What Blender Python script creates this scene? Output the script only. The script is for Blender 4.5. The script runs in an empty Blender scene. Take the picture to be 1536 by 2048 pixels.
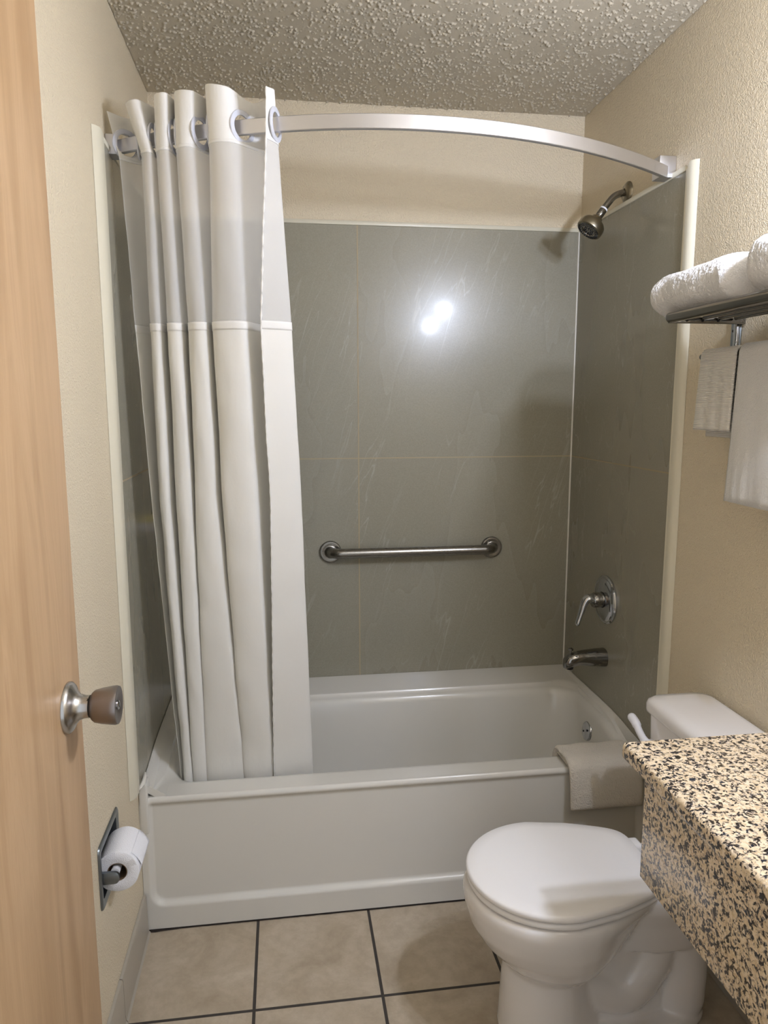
import bpy, bmesh, math, random
import numpy as np
from mathutils import Vector, Matrix, noise
random.seed(7)
C = bpy.context.scene.collection
SC = bpy.context.scene
pi = math.pi

# ------------------------------------------------------------------ camera, world, light, exposure
cam_d = bpy.data.cameras.new('camera'); cam = bpy.data.objects.new('camera', cam_d); C.objects.link(cam)
cam_d.sensor_fit = 'VERTICAL'; cam_d.sensor_height = 24.0; cam_d.lens = 1441.99 / 2048 * 24.0
cam_d.clip_start = 0.02
YAW, PIT, ROL = -0.1386, -0.1483, -0.0011
fwd = Vector((-math.sin(YAW) * math.cos(PIT), math.cos(YAW) * math.cos(PIT), math.sin(PIT)))
rgt = Vector((math.cos(YAW), math.sin(YAW), 0)); up = rgt.cross(fwd)
r2 = rgt * math.cos(ROL) + up * math.sin(ROL); u2 = -rgt * math.sin(ROL) + up * math.cos(ROL)
M = Matrix((r2, u2, -fwd)).transposed().to_4x4(); M.translation = Vector((0.4215, -1.9497, 1.4986))
cam.matrix_world = M
SC.camera = cam
world = bpy.data.worlds.new('world'); SC.world = world; world.use_nodes = True
world.node_tree.nodes['Background'].inputs[0].default_value = (.95, 1.0, 1.05, 1)
world.node_tree.nodes['Background'].inputs[1].default_value = 0.95
BULB_STRENGTH = 690.0
BULB_COLOR = (0.92, 1.02, 1.27)
BULBS = [(1.395, -1.03, 2.060), (1.330, -1.14, 1.974)]
SC.view_settings.view_transform = 'Standard'; SC.view_settings.look = 'None'
SC.view_settings.gamma = 1.0; SC.view_settings.use_curve_mapping = False
SC.view_settings.exposure = 0.0

# ------------------------------------------------------------------ helpers: materials
def srgb(r, g, b):
    f = lambda c: (c / 12.92 if c <= .04045 else ((c + .055) / 1.055) ** 2.4)
    return (f(r / 255), f(g / 255), f(b / 255), 1)
class NT:
    def __init__(s, name, color=(.8, .8, .8, 1), rough=.5, metal=0, spec=.5):
        s.m = bpy.data.materials.new(name); s.m.use_nodes = True
        s.t = s.m.node_tree; s.b = s.t.nodes['Principled BSDF']; s.out = s.t.nodes['Material Output']
        s.b.inputs['Base Color'].default_value = color; s.b.inputs['Roughness'].default_value = rough
        s.b.inputs['Metallic'].default_value = metal; s.b.inputs['Specular IOR Level'].default_value = spec
        s.co = None
    def n(s, ty, **kw):
        x = s.t.nodes.new(ty)
        for k, v in kw.items(): setattr(x, k, v)
        return x
    def l(s, a, b): s.t.links.new(a, b)
    def coord(s, scale=(1, 1, 1), rot=(0, 0, 0), loc=(0, 0, 0)):
        g = s.n('ShaderNodeNewGeometry')
        mp = s.n('ShaderNodeMapping'); s.l(g.outputs['Position'], mp.inputs[0])
        mp.inputs['Scale'].default_value = scale; mp.inputs['Rotation'].default_value = rot; mp.inputs['Location'].default_value = loc
        return mp.outputs[0]
    def noise(s, scale, detail=2, rough=.5, co=None, dist=0):
        x = s.n('ShaderNodeTexNoise'); x.inputs['Scale'].default_value = scale; x.inputs['Detail'].default_value = detail
        x.inputs['Roughness'].default_value = rough; x.inputs['Distortion'].default_value = dist
        s.l(co if co is not None else s.coord(), x.inputs['Vector']); return x.outputs[0]
    def ramp(s, fac, stops):
        r = s.n('ShaderNodeValToRGB'); e = r.color_ramp.elements
        while len(e) < len(stops): e.new(.5)
        for i, (p, c) in enumerate(stops):
            e[i].position = p; e[i].color = c if len(c) == 4 else (*c, 1)
        s.l(fac, r.inputs[0]); return r.outputs[0]
    def math(s, op, a, b=None, c=None):
        x = s.n('ShaderNodeMath', operation=op)
        for i, v in enumerate((a, b, c)):
            if v is None: continue
            if isinstance(v, (int, float)): x.inputs[i].default_value = v
            else: s.l(v, x.inputs[i])
        return x.outputs[0]
    def mix(s, fac, a, b):
        x = s.n('ShaderNodeMix', data_type='RGBA')
        for i, v in ((0, fac), (6, a), (7, b)):
            if isinstance(v, (int, float, tuple)): x.inputs[i].default_value = v
            else: s.l(v, x.inputs[i])
        return x.outputs[2]
    def bump(s, h, dist, strength=1.0):
        x = s.n('ShaderNodeBump'); x.inputs['Distance'].default_value = dist; x.inputs['Strength'].default_value = strength
        s.l(h, x.inputs['Height']); s.l(x.outputs[0], s.b.inputs['Normal']); return x
    def color(s, o): s.l(o, s.b.inputs['Base Color'])

def simple(name, col, rough=.5, metal=0, spec=.5, coat=0):
    t = NT(name, col, rough, metal, spec); t.b.inputs['Coat Weight'].default_value = coat
    v = t.noise(14, 3); t.l(t.math('MULTIPLY_ADD', v, .06, rough - .03), t.b.inputs['Roughness'])
    return t.m

def m_paint(name, c):
    t = NT(name, c, .42, spec=.42)
    a = t.noise(330, 2, .5); b = t.noise(165, 1.5, .5)
    h = t.math('ADD', t.math('MULTIPLY', a, .5), t.math('MULTIPLY', b, .9))
    h = t.ramp(h, [(.42, (0, 0, 0)), (.95, (1, 1, 1))])
    t.bump(h, .0022, .8)
    v = t.noise(3, 3); t.color(t.mix(t.math('MULTIPLY', v, .25), c, tuple(x * .9 for x in c[:3]) + (1,)))
    return t.m
WALL = m_paint('cream orange peel paint', srgb(223, 209, 182))
def m_ceiling():
    t = NT('popcorn ceiling', srgb(205, 196, 178), .9, spec=.2)
    a = t.noise(420, 3, .6); t.bump(a, .0015, .7)
    v = t.noise(2.5, 2); t.color(t.mix(v, srgb(188, 178, 158), srgb(198, 188, 168)))
    return t.m
CEIL = m_ceiling()
def m_panel():
    t = NT('taupe veined wall panel', srgb(152, 146, 130), .27, spec=.38); t.b.inputs['Coat Weight'].default_value = .10; t.b.inputs['Coat Roughness'].default_value = .095
    # streaky veins leaning to the right, drawn from the contour lines of a stretched noise
    def veins(rot, off, sc, det, w):
        mp = t.n('ShaderNodeMapping'); t.l(t.coord(rot=rot, loc=off), mp.inputs[0]); mp.inputs['Scale'].default_value = (7.5, 7.5, .75)
        n = t.noise(sc, det, .42, mp.outputs[0], .25)
        d = t.math('ABSOLUTE', t.math('SUBTRACT', n, .5))
        return t.ramp(d, [(0, (1, 1, 1)), (w, (0, 0, 0))])
    v1 = veins((0, -.30, 0), (.3, .1, 0), 1.5, 4.0, .0065)
    v2 = veins((0, -.36, 0), (5.3, 2.1, 1.7), 2.3, 3.0, .006)
    gate = t.ramp(t.noise(2.6, 2, .5, t.coord(rot=(0, .3, 0), scale=(1.6, 1.6, .8))), [(.45, (0, 0, 0)), (.62, (1, 1, 1))])
    v = t.math('MULTIPLY', t.math('MAXIMUM', v1, v2), t.math('MULTIPLY', gate, .62))
    soft = t.noise(1.6, 3, .5, t.coord(scale=(2.5, 2.5, .7), rot=(0, .3, 0)))
    base = t.mix(t.math('MULTIPLY_ADD', t.noise(240, 3, .75), 1.6, -.3), srgb(137, 133, 117), srgb(156, 151, 135))
    t.color(t.mix(t.math('MULTIPLY', v, .6), base, srgb(192, 188, 175)))
    t.l(t.math('MULTIPLY_ADD', soft, .06, .24), t.b.inputs['Roughness'])
    t.bump(t.noise(9, 2), .0006, .25)
    return t.m
PANEL = m_panel()
TRIM = simple('ivory plastic trim', srgb(214, 208, 188), .35)
CAULK = simple('white caulk', srgb(222, 218, 208), .5)
CAULK_TAN = simple('yellowed grout line', srgb(168, 152, 122), .6)
TUBM = simple('white glossy acrylic', srgb(214, 211, 203), .2, coat=.3)
PORC = simple('white porcelain', srgb(232, 228, 224), .12, coat=.5)
SEATM = simple('white glossy plastic', srgb(238, 235, 232), .22)
def m_floor():
    t = NT('beige mottled floor tile', rough=.42)
    S = .3248; OX = .3193; OY = -.3212
    g = t.n('ShaderNodeNewGeometry'); sp = t.n('ShaderNodeSeparateXYZ'); t.l(g.outputs['Position'], sp.inputs[0])
    def dist(o, off):
        u = t.math('DIVIDE', t.math('SUBTRACT', o, off), S)
        f = t.math('SUBTRACT', u, t.math('ROUND', u)); return t.math('MULTIPLY', t.math('ABSOLUTE', f), S), t.math('FLOOR', u)
    dx, ix = dist(sp.outputs[0], OX); dy, iy = dist(sp.outputs[1], OY)
    d = t.math('MINIMUM', dx, dy)
    grout = t.ramp(t.math('MULTIPLY', d, 100), [(.36, (1, 1, 1)), (.43, (0, 0, 0))])
    cb = t.n('ShaderNodeCombineXYZ'); t.l(t.math('MULTIPLY', ix, 3.7), cb.inputs[0]); t.l(t.math('MULTIPLY', iy, 5.3), cb.inputs[1])
    ad = t.n('ShaderNodeVectorMath', operation='ADD'); t.l(g.outputs['Position'], ad.inputs[0]); t.l(cb.outputs[0], ad.inputs[1])
    n1 = t.noise(7, 6, .62, ad.outputs[0], .6); n2 = t.noise(30, 5, .65, ad.outputs[0])
    c = t.ramp(n1, [(.3, srgb(163, 148, 126)), (.5, srgb(181, 167, 146)), (.72, srgb(197, 184, 164))])
    c = t.mix(t.math('MULTIPLY', t.ramp(n2, [(.42, (0, 0, 0)), (.62, (1, 1, 1))]), .28), c, srgb(150, 134, 112))
    t.color(t.mix(grout, c, srgb(62, 57, 52)))
    ridge = t.math('ABSOLUTE', t.math('SUBTRACT', t.noise(5, 5, .6, ad.outputs[0], .8), .5))
    h = t.ramp(ridge, [(0, (1, 1, 1)), (.05, (.3, .3, .3)), (.12, (0, 0, 0))])
    hh = t.math('SUBTRACT', t.math('ADD', t.math('MULTIPLY', h, .35), t.math('MULTIPLY', n2, .35)), t.math('MULTIPLY', grout, 1.0))
    t.bump(hh, .0022, .8)
    t.l(t.math('MULTIPLY_ADD', grout, .4, .4), t.b.inputs['Roughness'])
    return t.m
FLOOR = m_floor()
BASE = simple('grey beige cove tile', srgb(168, 160, 146), .35)
def m_wood():
    t = NT('birch veneer', rough=.42, spec=.45)
    co = t.coord(scale=(6, 6, .6)); n = t.noise(2.6, 6, .6, co, 1.3)
    fine = t.noise(9, 4, .7, t.coord(scale=(30, 30, .9)))
    pore = t.noise(30, 2, .6, t.coord(scale=(14, 14, .8)))
    c = t.ramp(n, [(.25, srgb(158, 124, 88)), (.48, srgb(178, 146, 108)), (.62, srgb(190, 158, 120)), (.8, srgb(164, 130, 94))])
    c = t.mix(t.math('MULTIPLY', fine, .35), c, srgb(150, 115, 80))
    c = t.mix(t.math('MULTIPLY', t.ramp(pore, [(.66, (0, 0, 0)), (.78, (1, 1, 1))]), .35), c, srgb(124, 90, 60))
    t.color(c); t.bump(fine, .0004, .3)
    return t.m
WOOD = m_wood()
def m_granite():
    t = NT('speckled granite', rough=.16, spec=.5)
    n0 = t.n('ShaderNodeTexNoise'); n0.inputs['Scale'].default_value = 60; t.l(t.coord(), n0.inputs['Vector'])
    v = t.n('ShaderNodeVectorMath', operation='MULTIPLY_ADD'); t.l(n0.outputs[1], v.inputs[0]); v.inputs[1].default_value = (.014, .014, .014); t.l(t.coord(scale=(1, 1, 1)), v.inputs[2])
    co = v.outputs[0]
    vo = t.n('ShaderNodeTexVoronoi'); vo.inputs['Scale'].default_value = 230; t.l(co, vo.inputs['Vector'])
    sp = t.n('ShaderNodeSeparateColor'); t.l(vo.outputs['Color'], sp.inputs[0])
    cl = t.noise(95, 3, .62, co)
    k = t.math('ADD', t.math('MULTIPLY', sp.outputs[0], .30), cl)
    dark = t.ramp(k, [(.56, (1, 1, 1)), (.585, (0, 0, 0))])
    mid = t.ramp(k, [(.625, (1, 1, 1)), (.65, (0, 0, 0))])
    cream = t.ramp(sp.outputs[1], [(0, srgb(203, 178, 140)), (.5, srgb(222, 201, 165)), (1, srgb(232, 214, 184))])
    cream = t.mix(t.math('MULTIPLY', t.noise(26, 2), .25), cream, srgb(205, 185, 165))
    c = t.mix(t.math('MULTIPLY', mid, .75), cream, t.ramp(sp.outputs[2], [(0, srgb(120, 100, 82)), (1, srgb(150, 142, 134))]))
    c = t.mix(dark, c, t.ramp(sp.outputs[2], [(0, srgb(34, 30, 28)), (.6, srgb(52, 46, 42)), (1, srgb(40, 48, 60))]))
    t.color(c)
    return t.m
GRAN = m_granite()
def m_terry(name, c, sc=330, d=.004):
    t = NT(name, c, .95, spec=.1); t.b.inputs['Sheen Weight'].default_value = .25
    a = t.noise(sc, 3, .7); b = t.noise(sc * .28, 2, .6)
    t.bump(t.math('ADD', a, t.math('MULTIPLY', b, .8)), d, 1.0)
    return t.m
TERRY = m_terry('white terry cloth', srgb(236, 234, 232))
TERRY2 = m_terry('white towelling', srgb(230, 228, 224), 380, .0035)
MATM = m_terry('cream terry bath mat', srgb(230, 222, 208), 230, .006)
def m_ribbed():
    t = NT('ribbed white cotton', srgb(226, 222, 214), .95, spec=.1)
    w = t.n('ShaderNodeTexWave', bands_direction='Z'); w.inputs['Scale'].default_value = 85; w.inputs['Distortion'].default_value = 1.2; w.inputs['Detail'].default_value = 2
    t.l(t.coord(), w.inputs['Vector']); t.bump(t.math('ADD', w.outputs[1], t.math('MULTIPLY', t.noise(500, 2), .6)), .0014, .9)
    return t.m
RIB = m_ribbed()
def m_chrome(name, c, rough, brushed=False, sc=(1, 1, 1)):
    t = NT(name, c, rough, 1.0)
    if brushed:
        n = t.noise(60, 4, .7, t.coord(scale=sc)); t.l(t.math('MULTIPLY_ADD', n, .18, rough - .09), t.b.inputs['Roughness']); t.bump(n, .0002, .25)
    else:
        n = t.noise(25, 3); t.l(t.math('MULTIPLY_ADD', n, .06, max(rough - .03, .01)), t.b.inputs['Roughness'])
    return t.m
CHROME = m_chrome('polished chrome', srgb(196, 198, 202), .07)
CHROME_DK = m_chrome('dark smoked chrome', srgb(140, 138, 134), .1)
BRUSH = m_chrome('brushed stainless steel', srgb(140, 137, 131), .27, True, (1, 40, 40))
ALU = m_chrome('satin aluminium', srgb(218, 219, 226), .34, True, (2, 2, 60))
KNOBM = m_chrome('satin bronze steel', srgb(146, 140, 138), .36, True, (60, 2, 2))
NICKEL = m_chrome('aged nickel', srgb(150, 142, 124), .28)
ZINC = m_chrome('dull zinc plate', srgb(140, 146, 150), .33)
BLACK = simple('black rubber', srgb(24, 24, 24), .5)
DARKGAP = simple('dark joint brown', srgb(48, 40, 34), .9)  # dark brown for the base tile joints and the tub's floor line
WHITEPL = simple('white plastic', srgb(228, 228, 232), .35)
RINGM = simple('grey white grommet plastic', srgb(206, 208, 218), .3)
def m_paper():
    t = NT('toilet tissue', srgb(238, 238, 242), .95, spec=.05)
    v = t.n('ShaderNodeTexVoronoi'); v.inputs['Scale'].default_value = 420; t.l(t.coord(), v.inputs['Vector'])
    t.bump(t.math('ADD', v.outputs[0], t.math('MULTIPLY', t.noise(60, 3), .7)), .0008, .8); return t.m
PAPER = m_paper()
def m_cloth(name, c, trans, transp=0):
    t = NT(name, c, .85, spec=.15)
    tr = t.n('ShaderNodeBsdfTranslucent'); tr.inputs[0].default_value = c
    mx = t.n('ShaderNodeMixShader'); mx.inputs[0].default_value = trans
    t.l(t.b.outputs[0], mx.inputs[1]); t.l(tr.outputs[0], mx.inputs[2]); o = mx.outputs[0]
    wv = t.noise(900, 2, .5); big = t.noise(16, 4, .6, t.coord(scale=(1, 1, .55)))
    t.bump(t.math('ADD', t.math('MULTIPLY', wv, .06), big), .004, .55)
    if transp:
        tp = t.n('ShaderNodeBsdfTransparent'); m2 = t.n('ShaderNodeMixShader'); m2.inputs[0].default_value = transp
        t.l(o, m2.inputs[1]); t.l(tp.outputs[0], m2.inputs[2]); o = m2.outputs[0]
    t.l(o, t.out.inputs[0]); return t.m
CLOTH = m_cloth('ivory curtain cloth', srgb(246, 244, 239), .34)
HEADM = m_cloth('white curtain header', srgb(246, 244, 240), .25)
SHEER = m_cloth('sheer white voile', srgb(244, 243, 241), .3, .55)
SOAPM = simple('yellow soap', srgb(226, 206, 110), .45)
def m_emit(name, col, st):
    t = NT(name); e = t.n('ShaderNodeEmission'); e.inputs[0].default_value = (*col, 1); e.inputs[1].default_value = st
    t.l(e.outputs[0], t.out.inputs[0]); return t.m
BULBM = m_emit('glowing bulb', BULB_COLOR, BULB_STRENGTH)

# ------------------------------------------------------------------ helpers: objects
def wloc(o):
    v = Vector((0, 0, 0))
    while o: v += o.location; o = o.parent
    return v
def tag(o, label=None, cat=None, group=None, kind=None):
    if label: o['label'] = label
    if cat: o['category'] = cat
    if group: o['group'] = group
    if kind: o['kind'] = kind
    return o
def thing(name, label, cat, loc=(0, 0, 0), group=None):
    o = bpy.data.objects.new(name, None); C.objects.link(o); o.location = loc; o.empty_display_size = .05
    return tag(o, label, cat, group)
def build(name, bm, mat, parent=None, smooth=True, angle=40, origin=None):
    """bm is in world coordinates; the object gets its origin at the parent's (or at its own base)."""
    if parent: off = wloc(parent)
    elif origin: off = Vector(origin)
    else:
        vs = [v.co for v in bm.verts]
        mn = Vector([min(v[i] for v in vs) for i in range(3)]); mx = Vector([max(v[i] for v in vs) for i in range(3)])
        off = Vector(((mn.x + mx.x) / 2, (mn.y + mx.y) / 2, mn.z))
    bmesh.ops.translate(bm, verts=bm.verts, vec=-off)
    me = bpy.data.meshes.new(name); bm.to_mesh(me); bm.free()
    mats = mat if isinstance(mat, (list, tuple)) else [mat]
    for m in mats: me.materials.append(m)
    if smooth:
        me.polygons.foreach_set('use_smooth', [True] * len(me.polygons))
        if angle: me.set_sharp_from_angle(angle=math.radians(angle))
    o = bpy.data.objects.new(name, me); C.objects.link(o)
    if parent: o.parent = parent
    else: o.location = off
    return o
def struct(name, bm, mat, parent=None, **k):
    o = build(name, bm, mat, parent, **k)
    if not parent: o['kind'] = 'structure'
    return o
def box(bm, x0, x1, y0, y1, z0, z1, bev=0, seg=2):
    r = bmesh.ops.create_cube(bm, size=1); vs = r['verts']
    bmesh.ops.scale(bm, verts=vs, vec=(x1 - x0, y1 - y0, z1 - z0))
    bmesh.ops.translate(bm, verts=vs, vec=((x0 + x1) / 2, (y0 + y1) / 2, (z0 + z1) / 2))
    if bev:
        es = list({e for v in vs for e in v.link_edges})
        bmesh.ops.bevel(bm, geom=es, offset=bev, segments=seg, affect='EDGES', profile=.5)
    return bm
def boxm(*a, **k): return box(bmesh.new(), *a, **k)
def frame_from(axis):
    a = Vector(axis).normalized(); h = Vector((0, 0, 1)) if abs(a.z) < .9 else Vector((0, 1, 0))
    u = a.cross(h).normalized(); v = a.cross(u); return a, u, v
def lathe(bm, prof, c, axis, seg=48, caps=True, sx=1, sy=1):
    a, u, v = frame_from(axis); c = Vector(c); rings = []
    for r, h in prof:
        rings.append([bm.verts.new(c + a * h + u * (r * sx * math.cos(t)) + v * (r * sy * math.sin(t))) for t in [2 * pi * k / seg for k in range(seg)]])
    for A, B in zip(rings, rings[1:]):
        for k in range(seg): bm.faces.new((A[k], A[(k + 1) % seg], B[(k + 1) % seg], B[k]))
    if caps:
        bm.faces.new(rings[0]); bm.faces.new(rings[-1])
    bmesh.ops.recalc_face_normals(bm, faces=bm.faces); return bm
def catmull(pts, n=8):
    P = [Vector(p) for p in pts]; P = [P[0] * 2 - P[1]] + P + [P[-1] * 2 - P[-2]]; out = []
    for i in range(1, len(P) - 2):
        for k in range(n):
            t = k / n; a, b, c, d = P[i - 1:i + 3]
            out.append(.5 * ((2 * b) + (c - a) * t + (2 * a - 5 * b + 4 * c - d) * t * t + (3 * b - a - 3 * c + d) * t ** 3))
    out.append(P[-2]); return out
def tube(bm, path, rad, seg=20, round_ends=True, flat=1.0):
    P = [Vector(p) for p in path]; n = len(P)
    R = rad if isinstance(rad, (list, tuple)) else [rad] * n
    T = [(P[min(i + 1, n - 1)] - P[max(i - 1, 0)]).normalized() for i in range(n)]
    u = frame_from(T[0])[1]; rings = []
    def ring(p, r, t):
        nonlocal u
        u = (u - t * u.dot(t)).normalized(); v = t.cross(u)
        return [bm.verts.new(p + u * (r * math.cos(a)) + v * (r * flat * math.sin(a))) for a in [2 * pi * k / seg for k in range(seg)]]
    if round_ends:
        for k in range(1, 5): a = k / 5 * pi / 2; rings.append(ring(P[0] - T[0] * R[0] * math.cos(a), R[0] * math.sin(a), T[0]))
    for i in range(n): rings.append(ring(P[i], R[i], T[i]))
    if round_ends:
        for k in range(4, 0, -1): a = k / 5 * pi / 2; rings.append(ring(P[-1] + T[-1] * R[-1] * math.cos(a), R[-1] * math.sin(a), T[-1]))
    for A, B in zip(rings, rings[1:]):
        for k in range(seg): bm.faces.new((A[k], A[(k + 1) % seg], B[(k + 1) % seg], B[k]))
    bm.faces.new(rings[0]); bm.faces.new(rings[-1])
    bmesh.ops.recalc_face_normals(bm, faces=bm.faces); return bm
def grid(bm, nu, nv, f, wrap=False):
    V = [[bm.verts.new(f(i / (nu - (0 if wrap else 1)), j / (nv - 1))) for i in range(nu)] for j in range(nv)]
    for j in range(nv - 1):
        for i in range(nu if wrap else nu - 1):
            bm.faces.new((V[j][i], V[j][(i + 1) % nu], V[j + 1][(i + 1) % nu], V[j + 1][i]))
    return V
def loft(bm, rings, cap0=True, cap1=True):
    R = [[bm.verts.new(p) for p in r] for r in rings]; n = len(R[0])
    for A, B in zip(R, R[1:]):
        for k in range(n): bm.faces.new((A[k], A[(k + 1) % n], B[(k + 1) % n], B[k]))
    if cap0: bm.faces.new(R[0])
    if cap1: bm.faces.new(R[-1])
    bmesh.ops.recalc_face_normals(bm, faces=bm.faces); return R
def mod(o, ty, **k):
    m = o.modifiers.new(ty.lower(), ty)
    for a, b in k.items(): setattr(m, a, b)
    return m
def ss(a, b, x):
    t = max(0, min(1, (x - a) / (b - a))); return t * t * (3 - 2 * t)
def lerp(a, b, t): return a + (b - a) * t

# ------------------------------------------------------------------ room shell
W = 1.524; YB = .7014; H = 2.5236; YN = -1.62; OPX0, OPX1, OPH = .03, .88, 2.06
TH = .10
# left wall with the hole of the recessed paper holder
HY0, HY1, HZ0, HZ1 = -.412, -.262, .402, .518
bm = bmesh.new()
for a in ((YN - TH, HY0, 0, H), (HY1, YB + TH, 0, H), (HY0, HY1, 0, HZ0), (HY0, HY1, HZ1, H)): box(bm, -TH, 0, a[0], a[1], a[2], a[3])
struct('wall_left', bm, WALL, smooth=False)
struct('wall_right', boxm(W, W + TH, YN - TH, YB + TH, 0, H), WALL, smooth=False)
struct('wall_back', boxm(0, W, YB, YB + TH, 0, H), WALL, smooth=False)
bm = bmesh.new()
box(bm, 0, OPX0, YN - TH, YN, 0, H); box(bm, OPX1, W, YN - TH, YN, 0, H); box(bm, OPX0, OPX1, YN - TH, YN, OPH, H)
struct('wall_front', bm, WALL, smooth=False)
struct('floor', boxm(-TH, W + TH, -3.0, YB + TH, -.05, 0), FLOOR, smooth=False)
# ceiling: real popcorn crumbs over the part the photo shows
def popcorn():
    rng = np.random.default_rng(4)
    x0, x1, y0, y1, s = .002, W - .002, -.30, YB - .002, .002
    nx = int((x1 - x0) / s) + 1; ny = int((y1 - y0) / s) + 1
    X = np.linspace(x0, x1, nx); Y = np.linspace(y0, y1, ny); Z = np.zeros((ny, nx), np.float32)
    Nb = 13000
    dens = rng.random((16, 16))
    for _ in range(Nb):
        cx, cy = rng.uniform(x0, x1), rng.uniform(y0, y1)
        if rng.random() > .35 + .65 * dens[int((cy - y0) / (y1 - y0) * 15.9), int((cx - x0) / (x1 - x0) * 15.9)]: continue
        r = .0019 + .0030 * rng.random() ** 1.8; hgt = r * rng.uniform(.8, 1.25)
        ix = int((cx - x0) / s); iy = int((cy - y0) / s); k = int(r * 1.6 / s) + 2
        a0, a1, b0, b1 = max(iy - k, 0), min(iy + k + 1, ny), max(ix - k, 0), min(ix + k + 1, nx)
        d2 = ((X[None, b0:b1] - cx) ** 2 + (Y[a0:a1, None] - cy) ** 2) / (r * r)
        Z[a0:a1, b0:b1] = np.maximum(Z[a0:a1, b0:b1], hgt * np.sqrt(np.clip(1 - d2, 0, 1)))
    zz = (H - .0015 - Z)
    co = np.stack([np.broadcast_to(X[None, :], Z.shape), np.broadcast_to(Y[:, None], Z.shape), zz], -1).reshape(-1, 3)
    idx = np.arange(nx * ny).reshape(ny, nx)
    q = np.stack([idx[:-1, :-1], idx[1:, :-1], idx[1:, 1:], idx[:-1, 1:]], -1).reshape(-1, 4)
    me = bpy.data.meshes.new('ceiling')
    slab = bmesh.new(); box(slab, -TH, W + TH, YN - TH, YB + TH, H, H + .08)
    sv = [v.co[:] for v in slab.verts]; sf = [[v.index for v in f.verts] for f in (slab.verts.index_update() or slab.faces)]; slab.free()
    n0 = len(co); co = np.concatenate([co, np.array(sv)]); nq = len(q)
    allf = np.concatenate([q, np.array(sf) + n0])
    co[:, 2] -= H; 
    me.vertices.add(len(co)); me.vertices.foreach_set('co', co.astype(np.float32).ravel())
    me.loops.add(allf.size); me.loops.foreach_set('vertex_index', allf.ravel().astype(np.int32))
    me.polygons.add(len(allf)); me.polygons.foreach_set('loop_start', np.arange(0, allf.size, 4, dtype=np.int32))
    me.update(calc_edges=True); me.validate()
    me.polygons.foreach_set('use_smooth', [True] * nq + [False] * 6)
    me.materials.append(CEIL)
    o = bpy.data.objects.new('ceiling', me); C.objects.link(o); o.location = (0, 0, H); o['kind'] = 'structure'
popcorn()
# cove base tiles along the left wall
def cove(y0, y1):
    bm = bmesh.new(); pr = [(0.0005, 0), (.016, 0), (.011, .006), (.0095, .02), (.009, .112), (.007, .118), (.0005, .12)]
    for ya, yb in ((y0, y1),):
        A = [bm.verts.new((x, ya, z)) for x, z in pr]; B = [bm.verts.new((x, yb, z)) for x, z in pr]
        for i in range(len(pr) - 1): bm.faces.new((A[i], A[i + 1], B[i + 1], B[i]))
        bm.faces.new(A); bm.faces.new(B)
    return bm
bm = bmesh.new(); 
for ya, yb in ((-.3125, -.006), (-.6375, -.3155), (-.9625, -.6405), (-1.2875, -.9655), (-1.6, -1.2905)):
    t_ = cove(ya, yb); me_ = bpy.data.meshes.new('t'); t_.to_mesh(me_); t_.free(); bm.from_mesh(me_); bpy.data.meshes.remove(me_)
bmesh.ops.recalc_face_normals(bm, faces=bm.faces)
struct('baseboard_left', bm, BASE, angle=30)
struct('trim_1', boxm(.0005, .003, -1.6, -.006, .0, .117), DARKGAP, smooth=False)
bm = bmesh.new(); box(bm, W - .012, W, -1.6, -.006, 0, .12, .003)
struct('baseboard_right', bm, BASE)
bm = bmesh.new()   # dark line along the joint where the tub meets the floor
grid(bm, 90, 2, lambda u, v: Vector((.012 + u * 1.49, -.0035 - .0018 * noise.noise(Vector((u * 60, 1, 0))) - (.005 * math.exp(-((u - .01) / .03) ** 2)) if v < .5 else .004, .0012)))
struct('trim_2', bm, DARKGAP)

# ------------------------------------------------------------------ tub surround
T = .008; ZT = 2.121; ZS = 1.302; XS = .696
sur = thing('tub_surround', 'taupe veined glossy wall panels lining the bathtub alcove with ivory edging', 'shower surround', (W / 2, YB, .455))
g = .0012
def panels(rects, ax):
    bm = bmesh.new()
    for a0, a1, z0, z1 in rects:
        if ax == 'Y': box(bm, a0, a1, YB - T, YB - .0003, z0, z1, .0008, 1)
        elif ax == 'L': box(bm, .0003, T, a0, a1, z0, z1, .0008, 1)
        else: box(bm, W - T, W - .0003, a0, a1, z0, z1, .0008, 1)
    return bm
XL, XR = T + .001, W - T - .001
build('back_panel', panels([(XL, XS - g, .462, ZS - g), (XS + g, XR, .462, ZS - g), (XL, XS - g, ZS + g, ZT), (XS + g, XR, ZS + g, ZT)], 'Y'), PANEL, sur, False)
YF = -.03
build('side_panel', panels([(YF, YB - .001, .44, ZS - g), (YF, YB - .001, ZS + g, ZT)], 'L'), PANEL, sur, False)
build('side_panel', panels([(-.02, YB - .001, .44, ZS - g), (-.02, YB - .001, ZS + g, ZT)], 'R'), PANEL, sur, False)
bm = bmesh.new()
box(bm, XS - .0022, XS + .0022, YB - T - .0008, YB - T + .002, .462, ZT); box(bm, XL, XR, YB - T - .0007, YB - T + .002, ZS - .002, ZS + .002)
box(bm, T - .001, T + .0007, YF, YB - T, ZS - .002, ZS + .002); box(bm, W - T - .0007, W - T + .001, -.02, YB - T, ZS - .002, ZS + .002)
tag(build('seam', bm, CAULK_TAN, sur, False), 'yellowed seam lines between the panels')
for sx, x in ((1, T), (-1, W - T)):
    bm = bmesh.new(); tube(bm, [(x + sx * .0012, YB - T - .0012, z) for z in (.46, 1.0, 1.6, ZT)], .0034, 10)
    tag(build('corner_caulk', bm, CAULK, sur), 'white caulk bead in the corner')
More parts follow.
